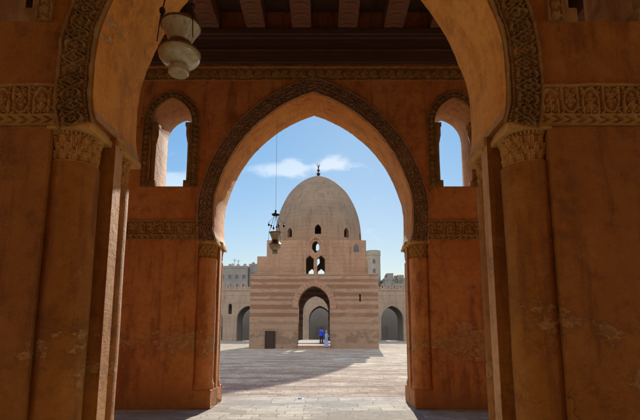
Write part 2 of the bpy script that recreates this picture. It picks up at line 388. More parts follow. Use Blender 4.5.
def plate(outer, holes, y0, y1, bev=0.012, plan=False, z0=0, z1=1):
    """a flat outline with holes, extruded: elevation (x,z) between y0..y1, or plan (x,y) between z0..z1. Returns a mesh."""
    cu = bpy.data.curves.new('outline', 'CURVE'); cu.dimensions = '2D'; cu.fill_mode = 'BOTH'
    for pl in [outer] + list(holes):
        s = cu.splines.new('POLY'); s.points.add(len(pl) - 1); s.use_cyclic_u = True
        for k, (a, b) in enumerate(pl): s.points[k].co = (a, b, 0, 1)
    th = (z1 - z0) if plan else (y1 - y0)
    cu.extrude = th / 2 - bev; cu.bevel_depth = bev; cu.bevel_resolution = 2
    o = bpy.data.objects.new('outline', cu); C.objects.link(o)
    dg = bpy.context.evaluated_depsgraph_get()
    me = bpy.data.meshes.new_from_object(o.evaluated_get(dg))
    bpy.data.objects.remove(o); bpy.data.curves.remove(cu)
    if plan: me.transform(Matrix.Translation((0, 0, (z0 + z1) / 2)))
    else: me.transform(Matrix.Translation((0, (y0 + y1) / 2, 0)) @ Matrix.Rotation(R(90), 4, 'X'))
    bm = bmesh.new(); bm.from_mesh(me); bmesh.ops.remove_doubles(bm, verts=bm.verts, dist=1e-4)
    bmesh.ops.recalc_face_normals(bm, faces=bm.faces); bm.to_mesh(me); bm.free()
    smooth(me, 32)
    return me
def join(meshes):
    bm = bmesh.new()
    for me in meshes: bm.from_mesh(me)
    out = bpy.data.meshes.new('joined'); bm.to_mesh(out); bm.free()
    return out

def catmull(P, n=8):
    P = [Vector((*p, 0)) for p in P]; Q = [2 * P[0] - P[1]] + P + [2 * P[-1] - P[-2]]; out = []
    for i in range(1, len(Q) - 2):
        for k in range(n):
            t = k / n; a, b, c, d = Q[i - 1], Q[i], Q[i + 1], Q[i + 2]
            out.append(.5 * ((2 * b) + (c - a) * t + (2 * a - 5 * b + 4 * c - d) * t * t + (3 * b - a - 3 * c + d) * t ** 3))
    out.append(P[-1]); return [(p.x, p.y) for p in out]
HALF = catmull([(2.19, 3.60), (2.245, 3.9), (2.24, 4.55), (2.13, 5.0), (1.97, 5.43), (1.75, 5.84), (1.45, 6.24), (1.1, 6.58), (.75, 6.84), (.35, 7.06), (0, 7.20)], 6)
def arch(xc, k=1.0, jit=0.0, dz=0.0):
    """left springing -> apex -> right springing"""
    HF = [(x * k, z + dz * (7.2 - z) / 3.6) for x, z in HALF]
    L = [(xc - x, z) for x, z in HF]; Rr = [(xc + x, z) for x, z in HF[:-1]][::-1]
    P = L + Rr
    if jit: P = [(x + random.uniform(-jit, jit), z + random.uniform(-jit, jit)) for x, z in P]
    return P
def pointed(xc, hw, z0, zs, zt, n=10):
    """small pointed opening: sill z0, springing zs, apex zt; counted from bottom left round to bottom right"""
    side = [(xc - hw, z0), (xc - hw, zs)]
    h = zt - zs; c = (hw * hw - h * h) / (2 * hw) if h > hw else 0; rr = hw + abs(c)
    L = []
    for i in range(1, n + 1):
        t = i / n
        if h > hw:
            a0 = 0; a1 = math.acos(min(1, abs(c) / rr)); a = a1 * t
            L.append((xc + abs(c) - rr * math.cos(a), zs + rr * math.sin(a) * h / (rr * math.sin(a1))))
        else:
            a = t * math.pi / 2; L.append((xc - hw * math.cos(a), zs + h * math.sin(a)))
    side += L
    return side + [(2 * xc - x, z) for x, z in side[::-1][1:]]

# carved ornament as real relief: s runs along the band (in band widths), v across it (0..1)
def gauss(d, w_): return np.exp(-(d / w_) ** 2)
def scroll(s, v, rope=False):
    lo = .26 if rope else .10
    s = s * 1.25; h = np.where((v > .93) | (v < .05), .9, 0.0)
    u = (v - lo) / (.90 - lo); ins = (u > 0.02) & (u < .98)
    ph = s * math.pi / .62
    c = .5 + .26 * np.sin(ph)
    vine = gauss(u - c, .075)
    per = .62; k = np.floor(s / per); sc = (k + .5) * per
    uc = np.where(k % 2 == 0, .42, .58)
    X = (s - sc) / .9; Y = (u - uc) * .75
    r = np.hypot(X, Y) + 1e-6; th = np.arctan2(Y, X)
    ring = gauss(r - .27, .035)
    leaf = np.clip((.24 * (.55 + .45 * np.cos(2.5 * (th - 1.3 * np.where(k % 2 == 0, 1, -1))) ** 2) - r) / .05, 0, 1) * (.75 + .25 * np.cos(10 * th))
    fill = gauss(np.mod(u + .12 * np.sin(ph * 2), .5) - .25, .045) * (np.abs(u - .5) > .36)
    inner = np.maximum.reduce([vine * .9, ring * .8, leaf, fill * .7])
    h = np.where(ins, np.maximum(h, inner), h)
    if rope:
        vr = (v - .06) / .18
        ch = .5 + .5 * np.cos((s * 13 + np.abs(vr - .5) * 6))
        h = np.where((vr > 0) & (vr < 1), .25 + .6 * ch, h)
    return crisp(h)
def crisp(h):
    q = np.clip((h - .22) / .34, 0, 1); return q * q * (3 - 2 * q) * .75 + .25 * h
def palmettes(s, v):
    """frieze of arched frames, each round a leafed palmette, over a chevron border"""
    h = np.where((v > .94) | (v < .04), .95, 0.0)
    vr = (v - .05) / .17; ch = .5 + .5 * np.cos(s * 15 + np.abs(vr - .5) * 7)
    h = np.where((vr > 0) & (vr < 1), .2 + .7 * ch, h); h = np.where((v > .225) & (v < .265), .9, h)
    u = (v - .27) / .66; ins = (u > 0) & (u < 1)
    per = .70; k = np.floor(s / per); X = (s / per - k - .5) * per / .66; flip = np.where(k % 2 == 0, 1, -1)
    U = np.where(flip > 0, u, 1 - u)
    r0 = np.hypot(X, np.maximum(U - .52, 0) * .95); frame = gauss(r0 - .40, .045) * (U > .02) + gauss(np.abs(X) - .40, .045) * (U < .52)
    stem = gauss(X, .04) * (U < .5)
    th = np.arctan2(U - .46, X + 1e-6); r = np.hypot(X, U - .46)
    pal = np.clip((.34 * (.48 + .52 * np.abs(np.cos(2.5 * (th - 1.571)))) - r) / .05, 0, 1)
    curl = gauss(np.hypot(np.abs(X) - .20, U - .20) - .11, .035) + gauss(np.hypot(np.abs(X) - .20, U - .20), .045)
    side = gauss(np.hypot(np.abs(X) - .47, U - .86) - .10, .04)
    vein = .7 + .3 * np.cos(r * 60) 
    return crisp(np.where(ins, np.maximum.reduce([h * 0, frame, stem, pal * vein, curl, side * .9]), h))
def interlace(s, v):
    """archivolt: two strands crossing round lobed leaves, between plain fillets"""
    h = np.where((v > .93) | (v < .06), .95, 0.0); h = np.where((v > .10) & (v < .17), .3 + .5 * np.cos(s * 26) ** 2, h)
    u = (v - .18) / .74; ins = (u > .01) & (u < .99)
    p = s * math.pi / .50
    a = .5 + .40 * np.sin(p) * (1 + .10 * np.sin(3 * p)); b = .5 - .40 * np.sin(p) * (1 + .10 * np.sin(3 * p))
    st = np.maximum(gauss(u - a, .065), gauss(u - b, .065))
    k = np.floor(s / .50); X = (s / .50 - k - .5) * .5 / .74; Y = u - .5
    rot = np.mod(k * 2.399, 6.28); k = np.floor(np.mod(np.sin(k * 12.9898) * 43758.5, 1) * 3); r = np.hypot(X, Y); th = np.arctan2(Y, X)
    leaf = np.clip((.27 * (.5 + .5 * np.cos(2 * th + np.where(k % 3 == 0, 1.57, 0)) ** 2) * (1 + .12 * np.cos(9 * th + rot)) - r) / .05, 0, 1) * (.65 + .35 * np.cos(r * 55))
    Xe = (s / .50 - np.floor(s / .50 + .5)) * .5 / .74; Ye = np.abs(u - .5) - .33
    tre = np.clip((.15 * (.6 + .4 * np.cos(3 * np.arctan2(Ye, Xe))) - np.hypot(Xe, Ye)) / .035, 0, 1)
    return crisp(np.where(ins, np.maximum.reduce([h * 0, st, leaf, tre * .9]), h))
def kufic(s, v):
    """small repeated palmette band of the upper friezes"""
    h = np.where((v > .92) | (v < .08), .9, 0.0)
    X = np.mod(s, .6) / .6 - .5; Y = v - .48
    stem = gauss(X, .05) * (np.abs(Y) < .34)
    r = np.hypot(X * .8, Y * .9); a = np.arctan2(Y, X)
    pal = np.clip((.36 * (.6 + .4 * np.abs(np.sin(2.5 * a))) - r) / .06, 0, 1)
    arcs = gauss(np.hypot(X * 1.0, (Y + .1) * 1.1) - .42, .05) * (Y > -.25)
    return np.maximum.reduce([h, stem * .8, pal * .8, arcs * .9])
def leaves(s, v):
    """acanthus-like capital skin: s in leaf widths round, v 0 foot .. 1 top"""
    h = np.where((v < .10), .8, 0.0)
    h = np.where((v > .86), .55 + .35 * np.cos(s * 2 * math.pi * 3), h)
    for row, (v0, v1, off) in enumerate(((.10, .44, 0), (.30, .66, .5), (.52, .87, 0))):
        X = np.mod(s + off, 1) - .5; Y = (v - v0) / (v1 - v0)
        wd = .46 * np.sqrt(np.clip(1 - np.clip(Y, 0, 1) ** 2.2, 0, 1)) * (.82 + .18 * np.cos(Y * 22))
        m = np.clip((wd - np.abs(X)) / .07, 0, 1) * ((Y > 0) & (Y < 1))
        rib = .55 + .45 * np.cos(X * 28 + Y * 3 * np.sign(X)); mid = gauss(X, .04)
        h = np.maximum(h, m * (.45 + .35 * rib * (1 - mid) + .35 * mid) * (.6 + .4 * Y))
    return h
def relief(name, P, N, W, nv, pat, depth, mat, parent, base=0.012, smooth_=True):
    """P[i]: points along the band (3D), W[i]: vector across it, N: outward normal(s); heights from pat(s,v)"""
    P = np.array(P, float); W = np.array(W, float); n = len(P)
    seg = np.r_[0, np.cumsum(np.linalg.norm(np.diff(P + W * .5, axis=0), axis=1))]
    wid = np.linalg.norm(W, axis=1).mean()
    v = np.linspace(0, 1, nv)
    Sg, Vg = np.meshgrid(seg / wid, v, indexing='ij')
    h = pat(Sg, Vg) * depth + base + (rng.random((n, nv)) - .5) * depth * .22
    wear = sum(np.sin(Sg * k1 + Vg * k2 + rng.random() * 6.28) for k1, k2 in ((.9, 1.3), (1.7, -2.1), (3.1, 2.6), (5.3, -4.2), (9.1, 5.0))) / 5
    lump = sum(np.sin(Sg * k1 + Vg * k2 + rng.random() * 6.28) for k1, k2 in ((14, 9), (23, -17), (31, 22), (19, 27))) / 4
    h *= np.clip(.86 + .42 * wear, .30, 1.05); h += lump * depth * .10
    N = np.array(N, float);  N = N if N.ndim == 2 else np.tile(N, (n, 1))
    top = P[:, None, :] + W[:, None, :] * Vg[..., None] + N[:, None, :] * h[..., None]
    # skirt back into the wall on all sides
    back = P[:, None, :] + W[:, None, :] * Vg[..., None] - N[:, None, :] * .01
    V = list(map(tuple, top.reshape(-1, 3))); f = []
    idx = lambda i, j: i * nv + j
    for i in range(n - 1):
        for j in range(nv - 1): f.append((idx(i, j), idx(i + 1, j), idx(i + 1, j + 1), idx(i, j + 1)))
    def skirt(loop):
        st = len(V)
        for (i, j) in loop: V.append(tuple(back[i, j]))
        for k in range(len(loop) - 1): f.append((idx(*loop[k]), idx(*loop[k + 1]), st + k + 1, st + k))
    skirt([(i, 0) for i in range(n)][::-1]); skirt([(i, nv - 1) for i in range(n)])
    skirt([(0, j) for j in range(nv)]); skirt([(n - 1, j) for j in range(nv)][::-1])
    me = bpy.data.meshes.new(name); me.from_pydata(V, [], f); me.update()
    bm = bmesh.new(); bm.from_mesh(me); bmesh.ops.recalc_face_normals(bm, faces=bm.faces); bm.to_mesh(me); bm.free()
    if smooth_: smooth(me, 60)
    return obj(name, me, mat, parent)
def resample(P, step):
    P = np.array(P, float); d = np.r_[0, np.cumsum(np.linalg.norm(np.diff(P, axis=0), axis=1))]
    n = max(2, int(d[-1] / step)); q = np.linspace(0, d[-1], n)
    return np.stack([np.interp(q, d, P[:, k]) for k in range(P.shape[1])], 1)
def band_along(path2d, width, step, y, outside=1):
    """points, across-vectors of a band that follows an (x,z) path on the plane y, widening outwards"""
    Q = resample(path2d, step); T = np.gradient(Q, axis=0); T /= np.linalg.norm(T, axis=1)[:, None]
    Nn = np.stack([-T[:, 1], T[:, 0]], 1) * outside
    return np.stack([Q[:, 0], np.full(len(Q), y), Q[:, 1]], 1), np.stack([Nn[:, 0] * width, np.zeros(len(Q)), Nn[:, 1] * width], 1)


# ---------------------------------------------------------------- setting: ground
YF, YN, TH = 9.7, 4.3, 1.10         # far arcade front, near arcade front, wall thickness
XA, PITCHX = -0.20, 7.35             # axis of the arch, spacing of arches
def sheet(name, x0, x1, y0, y1, z, mat, th=.4):
    return obj(name, boxm(x0, x1, y0, y1, z - th, z), mat, None, kind='structure')
sheet('ground', -1500, 1500, -60, 2500, -.30, 'ground', .2)
sheet('courtyard_paving', -46, 46, YF + TH + .75, 92, -.05, 'court', .2)
sheet('hall_floor', -24, 24, -16, YF + TH + .75, 0.0, 'hall', .25)


# ---------------------------------------------------------------- the two arcades of the hall
WTOP = 9.3
def column(parent, cx, cy, seed, sx, mat, dz):
    """engaged corner column: shaft, leafy capital, plinth"""
    r = .245; random.seed(seed)
    bm = bmesh.new(); seg = 40
    prof = [(r * (1 + .012 * math.sin(z * 3.1 + seed) + random.uniform(-.006, .006)), z) for z in np.linspace(.42, 3.20 + dz, 24)]
    prof = [(r * 1.10, .40), (r * 1.10, .50), (r * 1.02, .53)] + prof[2:]
    lathe(bm, prof, seg, (cx, cy, 0))
    me = bpy.data.meshes.new('column'); bm.to_mesh(me); bm.free(); smooth(me, 40)
    sh = obj('column', me, mat, parent)
    a = np.linspace(0, 2 * math.pi, 241); 
    prof = lambda v: r * (.93 + .10 * v ** 1.5)
    nv = 56; v = np.linspace(0, 1, nv); A, Vv = np.meshgrid(a, v, indexing='ij')
    h = leaves(A / (2 * math.pi) * 13, Vv) * .058 + (rng.random(A.shape) - .5) * .008; h[-1] = h[0]
    rad = prof(Vv) - .040 + h
    V = np.stack([cx + rad * np.cos(A), cy + rad * np.sin(A), 3.18 + dz + .36 * Vv], -1).reshape(-1, 3)
    f = [(i * nv + j, (i + 1) * nv + j, (i + 1) * nv + j + 1, i * nv + j + 1) for i in range(240) for j in range(nv - 1)]
    me = bpy.data.meshes.new('capital'); me.from_pydata([tuple(q) for q in V], [], f)
    bm = bmesh.new(); bm.from_mesh(me); bmesh.ops.remove_doubles(bm, verts=bm.verts, dist=1e-5)
    ia, oa = cx - sx * (r + .035), cx + sx * .17
    box(bm, min(ia, oa), max(ia, oa), cy - r - .035, cy + r + .035, 3.525 + dz, 3.60 + dz, .014)
    ia, oa = cx - sx * (r + .01), cx + sx * .165
    box(bm, min(ia, oa), max(ia, oa), cy - r - .01, cy + r + .01, 3.60 + dz, 3.664 + dz, .006)
    bmesh.ops.recalc_face_normals(bm, faces=bm.faces); bm.to_mesh(me); bm.free(); smooth(me, 50)
    obj('capital', me, 'capital', sh)
    bm = bmesh.new(); box(bm, cx - r - .02, cx + r + .02, cy - r - .02, cy + r + .02, 0, .40, .03)
    bmesh.ops.subdivide_edges(bm, edges=bm.edges, cuts=2)
    for q in bm.verts: q.co += Vector((random.uniform(-1, 1), random.uniform(-1, 1), 0)) * .008
    obj('plinth', bm, mat, sh)

def arcade(y0, label, wall_mat, upper_frieze, step, seed, XA, k, dz, fz):
    random.seed(seed)
    root = thing('arcade', label, 'arcade', (XA, y0, 0), 'pointed arcades of the prayer hall')
    hw = 2.19 * k; ZS = 3.66 + dz      # ZS: seam between piers and spandrels, hidden by friezes and imposts
    y1 = y0 + TH; ctr = [XA + q * PITCHX for q in (-2, -1, 0, 1, 2)]; xl, xr = ctr[0] - 3.3, ctr[-1] + 3.3
    # spandrel: outline runs along the top, then back along the bottom following each arch
    low = [(xl, ZS)]
    for c in ctr:
        low += [(c - hw - .01, ZS)] + [p for p in arch(c, k, .004, dz) if p[1] > ZS + .03] + [(c + hw + .01, ZS)]
    low += [(xr, ZS)]
    outer = low + [(xr, WTOP), (xl, WTOP)]
    wins = [ctr[0] + PITCHX / 2, ctr[2] - 3.3, ctr[2] + 3.3, ctr[3] + PITCHX / 2]
    holes = [pointed(c, .48, 4.90, 6.44, 7.06) for c in wins]
    up = plate(outer, holes, y0, y1)
    lows = []
    nb, nj = (.39, .47) if y0 > 6 else (.45, .47)                                          # corner notch that holds each engaged column
    for c in [ctr[0] - PITCHX] + ctr:
        xa, xb = c + hw, c + PITCHX - hw
        if c == ctr[0] - PITCHX: xa = xl
        if c == ctr[-1]: xb = xr
        lows.append(plate([(xa + nb, y0), (xb - nb, y0), (xb - nb, y0 + nj), (xb, y0 + nj), (xb, y1 - nj), (xb - nb, y1 - nj), (xb - nb, y1),
                           (xa + nb, y1), (xa + nb, y1 - nj), (xa, y1 - nj), (xa, y0 + nj), (xa + nb, y0 + nj)], [], 0, 0, .012, True, 0, ZS))
    me = join([up] + lows); smooth(me, 32)
    # pale plaster on jambs, soffit colour holds warm court bounce, painted plaster on the faces
    me.materials.clear()
    for p in me.polygons:
        c = p.center
        side = abs(p.normal.y) < .5 and y0 + .02 < c.y < y1 - .02 and c.z < 8.5
        jamb = min(abs(abs(c.x - q) - hw) for q in ctr) < .03
        inwin = any(abs(c.x - q) < .6 for q in wins) and 4.85 < c.z < 7.1
        p.material_index = (1 if inwin else 2 if c.z > ZS + .1 else (1 if jamb else 0)) if side else 0
    wall = obj('masonry', me, None, root)
    me.materials.append(M[wall_mat]); me.materials.append(M['jamb']); me.materials.append(M['soffit' if y0 < 6 else 'soffit_far'])
    # columns of the arches that the hall shows
    n = 0
    for c in ctr[1:4]:
        for sx in (-1, 1):
            for sy, yy in ((0, y0 + .255), (1, y1 - .255)):
                column(root, c + sx * (hw + (.25 if y0 > 6 or sy else .31)), yy, seed * 31 + n, sx, wall_mat, dz); n += 1
            # impost moulding along the jamb
            x = c + sx * hw
            P = [(x, y, 3.56 + dz) for y in np.linspace(y0 + .46, y1 - .46, 20)]
            relief('impost', [(p[0], p[1], p[2]) for p in P], (-sx, 0, 0), [(0, 0, .10)] * 20, 8, lambda s, v: .6 + .4 * np.cos(s * 9) * (v < .7), .02, 'capital', root, .03)
        # thin carved edge that rides the springing line on the soffit
        P, W = band_along(arch(c, k, 0, dz), .36, step, y0, 1)
        relief('archivolt', P, (0, -1, 0), W, 48 if step < .02 else 26, lambda s, v: interlace(s * 1.3, v), .052, 'stucco' if y0 < 6 else 'stucco_far', root)
    # friezes on the piers at springing height
    for c in ctr[:-1]:
        for (xa, xb) in ((c + hw + .37, c + PITCHX - hw - .37),):
            n_ = int((xb - xa) / step)
            relief('frieze', [(x, y0, 3.66 + fz) for x in np.linspace(xa, xb, n_)], (0, -1, 0), [(0, 0, .45)] * n_, 54 if step < .02 else 28, lambda s, v: palmettes(s * 1.5, v), .042, 'frieze', root)
    if upper_frieze:
        n_ = int((xr - xl) / .02)
        relief('frieze', [(x, y0, 7.50) for x in np.linspace(xl, xr, n_)], (0, -1, 0), [(0, 0, .35)] * n_, 20, kufic, .045, 'frieze', root)
    # windows: carved hood, colonnettes
    for c in wins[0:4]:
        path = pointed(c, .48, 4.90, 6.44, 7.06)
        P, W = band_along(path, .17, step, y0, 1)
        ws = relief('window_surround', P, (0, -1, 0), W, 14, lambda s, v: kufic(s * .8, v), .040, 'stucco', root)
        for sx in (-1, 1):
            bm = bmesh.new(); cx, cy = c + sx * .43, y0 + .09
            prof = [(.09, 4.90), (.09, 4.98), (.07, 5.0), (.065, 5.1), (.062, 5.55), (.066, 5.98), (.075, 6.0), (.09, 6.08), (.11, 6.18), (.11, 6.40)]
            lathe(bm, prof, 14, (cx, cy, 0), True, .02)
            box(bm, cx - .105, cx + .105, cy - .10, cy + .12, 4.89, 5.06, .012)
            box(bm, cx - .11, cx + .11, cy - .105, cy + .12, 6.36, 6.46, .012)
            cme = bpy.data.meshes.new('colonnette'); bm.to_mesh(cme); bm.free(); smooth(cme, 40)
            obj('colonnette', cme, 'stucco', ws)
    return root
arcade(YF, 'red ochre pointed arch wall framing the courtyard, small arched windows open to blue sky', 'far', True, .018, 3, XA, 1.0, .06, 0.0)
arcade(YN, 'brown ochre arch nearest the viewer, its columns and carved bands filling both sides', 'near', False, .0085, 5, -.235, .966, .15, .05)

# ---------------------------------------------------------------- timber ceiling over the aisle
roof = thing('timber_ceiling', 'dark timber ceiling with heavy carved beams above the arches', 'ceiling', (XA, YF, 8.4))
bm = bmesh.new(); box(bm, -16, 16, YN + TH, YF, 9.30, 9.42)
for k in range(60):
    x = -16 + k * .54; box(bm, x, x + .06, YN + TH, YF, 9.27, 9.30)
obj('boards', bm, 'timber_board', roof)
bm = bmesh.new(); box(bm, -24, 24, -6.2, YN + TH, 9.301, 9.42); box(bm, -16, 16, YF, YF + TH, 9.301, 9.42)  # unseen roof behind the viewer added to block skylight, ended early for sunlit bounce
obj('unseen_roof', bm, 'timber_board', roof)
bm = bmesh.new()
box(bm, -16, 16, YF - .10, YF - .002, 7.92, 8.20, .01); box(bm, -16, 16, YF - .13, YF - .002, 8.203, 8.25, .01)
box(bm, -16, 16, YF - .10, YF - .002, 8.253, 8.50, .01); box(bm, -16, 16, YF - .17, YF - .002, 8.503, 8.56, .012); box(bm, -16, 16, YF - .22, YF - .002, 8.563, 8.71, .015)
obj('cornice', bm, 'timber_board', roof)
for k in range(-9, 10):
    x = -.48 + k * 1.085
    bm = bmesh.new(); ya, yb = YN + TH + .01, YF - .01
    box(bm, x - .23, x + .23, ya, yb, 8.73, 9.262, .03)
    b = obj('beam', bm, 'timber', roof)
    bm = bmesh.new()                                       # carved rungs and painted fillets near each beam end
    for q in range(5):
        yy = yb - .30 - q * .34
        lathe_pts = [(x - .15, yy, 8.83), (x, yy, 8.80), (x + .15, yy, 8.83)]
        tube(bm, [(x - .16, yy + .07, 8.725), (x - .06, yy - .02, 8.715), (x + .06, yy - .02, 8.715), (x + .16, yy + .07, 8.725)], .022, 6)
        box(bm, x - .17, x + .17, yy - .155, yy - .125, 8.715, 8.729)
    obj('ornament', bm, 'ornament', b)
bm = bmesh.new()
for k in range(3): box(bm, -16, 16, YF - .9 - k * 1.2, YF - .78 - k * 1.2, 9.12, 9.268)
obj('cross_batten', bm, 'timber', roof)

# unseen wall added behind the viewer, raised into the sun for warm bounce
bk = thing('bounce_wall', 'added ochre wall behind the viewer that bounces sunlight onto the nearest arch', 'wall', (0, -11, 0))
obj('masonry', boxm(-24, 24, -11.8, -11, 0, 12.5), 'near', bk)

# ---------------------------------------------------------------- hanging lamps
def lamp(label, cx, cy, zb, s, top, canopy):
    """mosque lamp: foot cup, flared bowl, dark waist, flared neck, three chains with beads, one hanging rod. zb: lowest point, s: scale"""
    root = thing('hanging_lamp', label, 'lamp', (cx, cy, zb), 'glass mosque lamps hung from the arches')
    zk = 1.0 if canopy else .76
    def part(name, prof, mat, seg=36, close=True, parent=root):
        bm = bmesh.new(); lathe(bm, [(r * s, z * s * zk) for r, z in prof], seg, (0, 0, 0), close)
        me = bpy.data.meshes.new(name); bm.to_mesh(me); bm.free(); smooth(me, 40)
        o = obj(name, me, mat, None); o.location = (cx, cy, zb); 
        o.parent = parent; o.matrix_parent_inverse = Matrix.Translation((cx, cy, zb)).inverted()
        return o
    part('foot', [(.0, .0), (.105, .0), (.122, .025), (.122, .09), (.112, .13), (.10, .145)], 'glass')
    part('bowl', [(.10, .140), (.15, .165), (.205, .215), (.24, .275), (.25, .33), (.243, .365)], 'glass')
    part('rim', [(.243, .362), (.254, .366), (.254, .384), (.235, .394), (.19, .43), (.155, .48), (.135, .52), (.13, .545), (.135, .56)], 'brass')
    part('neck', [(.130, .555), (.150, .62), (.175, .69), (.205, .765), (.232, .835)], 'glass', close=False)
    part('neck_rim', [(.232, .832), (.243, .835), (.243, .86), (.226, .862)], 'brass')
    for k in range(3):
        a = R(200 + 120 * k); bm = bmesh.new()
        ztop = 1.55 if canopy else 2.2
        p0 = Vector((.248 * math.cos(a), .248 * math.sin(a), .39)) * s; p1 = Vector((.03 * math.cos(a), .03 * math.sin(a), ztop)) * s
        p0.z = .85 * s * zk; q = p0.lerp(p1, .38 if canopy else .10)
        tube(bm, [p0, q, p1], .009 * s, 6)
        ball(bm, q, .038 * s, 10, 1.3); ball(bm, q + Vector((0, 0, -.07 * s)), .022 * s, 8)
        tube(bm, [p0 + Vector((0, 0, .01)), p0 + Vector((0.02 * math.cos(a), 0.02 * math.sin(a), -.35 * zk)) * s], .007 * s, 6)
        o = obj('chain', bm, 'metal', None); o.location = (cx, cy, zb); o.parent = root; o.matrix_parent_inverse = Matrix.Translation((cx, cy, zb)).inverted()
        smooth(o.data, 40)
        if canopy:
            bm = bmesh.new(); e = Vector((.34 * math.cos(a + .5), .34 * math.sin(a + .5), 1.10)) * s
            ball(bm, e, .04 * s, 10, 1.5); tube(bm, [e, e + Vector((0, 0, .12 * s))], .012 * s, 6); tube(bm, [e + Vector((0, 0, .1 * s)), Vector((.03 * math.cos(a), .03 * math.sin(a), 1.5)) * s], .006 * s, 5)
            o = obj('pendant', bm, 'metal', None); o.location = (cx, cy, zb); o.parent = root; o.matrix_parent_inverse = Matrix.Translation((cx, cy, zb)).inverted()
    zt = 1.55 if canopy else 2.2
    if canopy: part('canopy', [(.0, zt - .03), (.13, zt - .02), (.16, zt + .03), (.10, zt + .06), (.04, zt + .09), (.03, zt + .2), (.0, zt + .22)], 'metal')
    bm = bmesh.new(); tube(bm, [(0, 0, zt * s), (0, 0, top - zb)], .0032, 6)
    o = obj('hanging_rod', bm, 'cord', None); o.location = (cx, cy, zb); o.parent = root; o.matrix_parent_inverse = Matrix.Translation((cx, cy, zb)).inverted()
    return root
lamp('large cream glass lamp with painted medallions hanging at the upper left in the nearest arch', -1.70, 4.85, 4.63, .97, 6.32, False)
lamp('small glass lamp on a long thin rod, dark against the sky beside the dome', -1.085, 10.05, 3.40, .60, 6.98, True)

# ---------------------------------------------------------------- domed pavilion in the court
PX, PY = -.85, 47.5
pav = thing('domed_pavilion', 'striped brick fountain house with stepped drum and tall pointed dome in the courtyard', 'pavilion', (PX, PY, 0))
XL, XR, D = -7.72, 6.02, 13.7
door_out = pointed(-.86, 1.72, -.2, 4.6, 6.62, 14)
ring = [(XL, -.2)] + door_out + [(XR, -.2), (XR, 7.82), (XL, 7.82)]
slit = [(3.98, 4.9), (4.2, 4.9), (4.2, 5.76), (3.98, 5.76)]
cube = [plate(ring, [slit], PY, PY + 1.5, .02), plate(ring, [], PY + D - 1.5, PY + D, .02)]
for (xa, xb) in ((XL + .004, XL + 1.5), (XR - 1.5, XR - .004)):
    yc = PY + D / 2; side = pointed(yc, 1.72, -.2, 4.6, 6.62, 14)
    me = plate([(PY + 1.5, -.2)] + side + [(PY + D - 1.5, -.2), (PY + D - 1.5, 7.82), (PY + 1.5, 7.82)], [], -.75, .75, .02)
    me.transform(Matrix.Translation(((xa + xb) / 2, 0, 0)) @ Matrix.Rotation(R(90), 4, 'Z')); cube.append(me)
m_ = join(cube); smooth(m_, 30); obj('masonry', m_, 'striped', pav)
bm = bmesh.new()                                            # flat terrace ring between cube and drum
for a in ((XL - .06, XR + .06, PY - .06, PY + 2.2), (XL - .06, XR + .06, PY + D - 2.2, PY + D + .06), (XL - .06, XL + 2.2, PY + 2.2, PY + D - 2.2), (XR - 2.2, XR + .06, PY + 2.2, PY + D - 2.2)):
    box(bm, *a, 7.823, 7.93)
obj('terrace', bm, 'voussoir', pav)
# ring of long voussoirs round the doorway
P, W = band_along(pointed(-.86, 1.72, 4.2, 4.6, 6.62, 14), .62, .05, PY, 1)
relief('door_surround', P, (0, -1, 0), W, 6, lambda s, v: np.where(np.mod(s * .62, .42) < .05, 0, 1.0), .05, 'voussoir', pav, .02, False)
# stepped drum: front and back leaves with three windows each, side walls
B1, B2 = (-7.25, 5.15), (-6.2, 4.95)
FY, BY = 48.9, PY + D - 1.4
stepped = [(B1[0], 7.935), (B1[1], 7.935), (B1[1], 9.85), (B2[1], 9.85), (B2[1], 11.95), (B2[0], 11.95), (B2[0], 10.1), (B1[0], 10.1)]
def hexwin(x0, x1, z0, z1, c=.38): return [(x0, z0), (x1, z0), (x1, z1 - c), ((x0 + x1) / 2, z1), (x0, z1 - c)]
def drumwins(xc):
    top = [(xc - .42, 10.95), (xc, 10.45), (xc + .42, 10.95)] + pointed(xc, .42, 11.2, 11.35, 11.9, 6)[1:-1][::-1]
    return [top, hexwin(xc - 1.10, xc - .20, 7.99, 10.25), hexwin(xc + .16, xc + 1.06, 7.99, 10.25)]
drum = [plate(stepped, drumwins(-.72), FY, FY + .8, .015), plate(stepped, drumwins(-.72), BY - .8, BY, .015)]
bm = bmesh.new()
for (xa, xb) in ((B1[0] + .004, B2[0]), (B2[1], B1[1] - .004)):
    box(bm, xa, xb, FY + .8, BY - .8, 7.935, 9.84)
for (xa, xb) in ((B2[0] + .004, B2[0] + .8), (B2[1] - .8, B2[1] - .004)):
    box(bm, xa, xb, FY + .8, BY - .8, 7.936, 11.94)
q = bpy.data.meshes.new('q'); bm.to_mesh(q); bm.free(); drum.append(q)
m_ = join(drum); smooth(m_, 30); dr = obj('drum', m_, 'drum', pav)
P, W = band_along(pointed(-.72, .80, 10.2, 10.9, 12.02 + .25, 10), .22, .05, FY, 1)
relief('window_hood', P, (0, -1, 0), W, 6, lambda s, v: .5 + .5 * np.sin(v * 3.14), .06, 'voussoir', dr, .03)
for (xa, za) in ((3.85, 11.05), ):
    bm = bmesh.new(); pts = pointed(xa, .30, za - .42, za, za + .5, 6)
    me = plate(pts, [], FY - .012, FY + .01, .002); obj('niche_plate', me, 'pane', dr)  # flat dark plate painted as a shaded hollow, no recess is cut
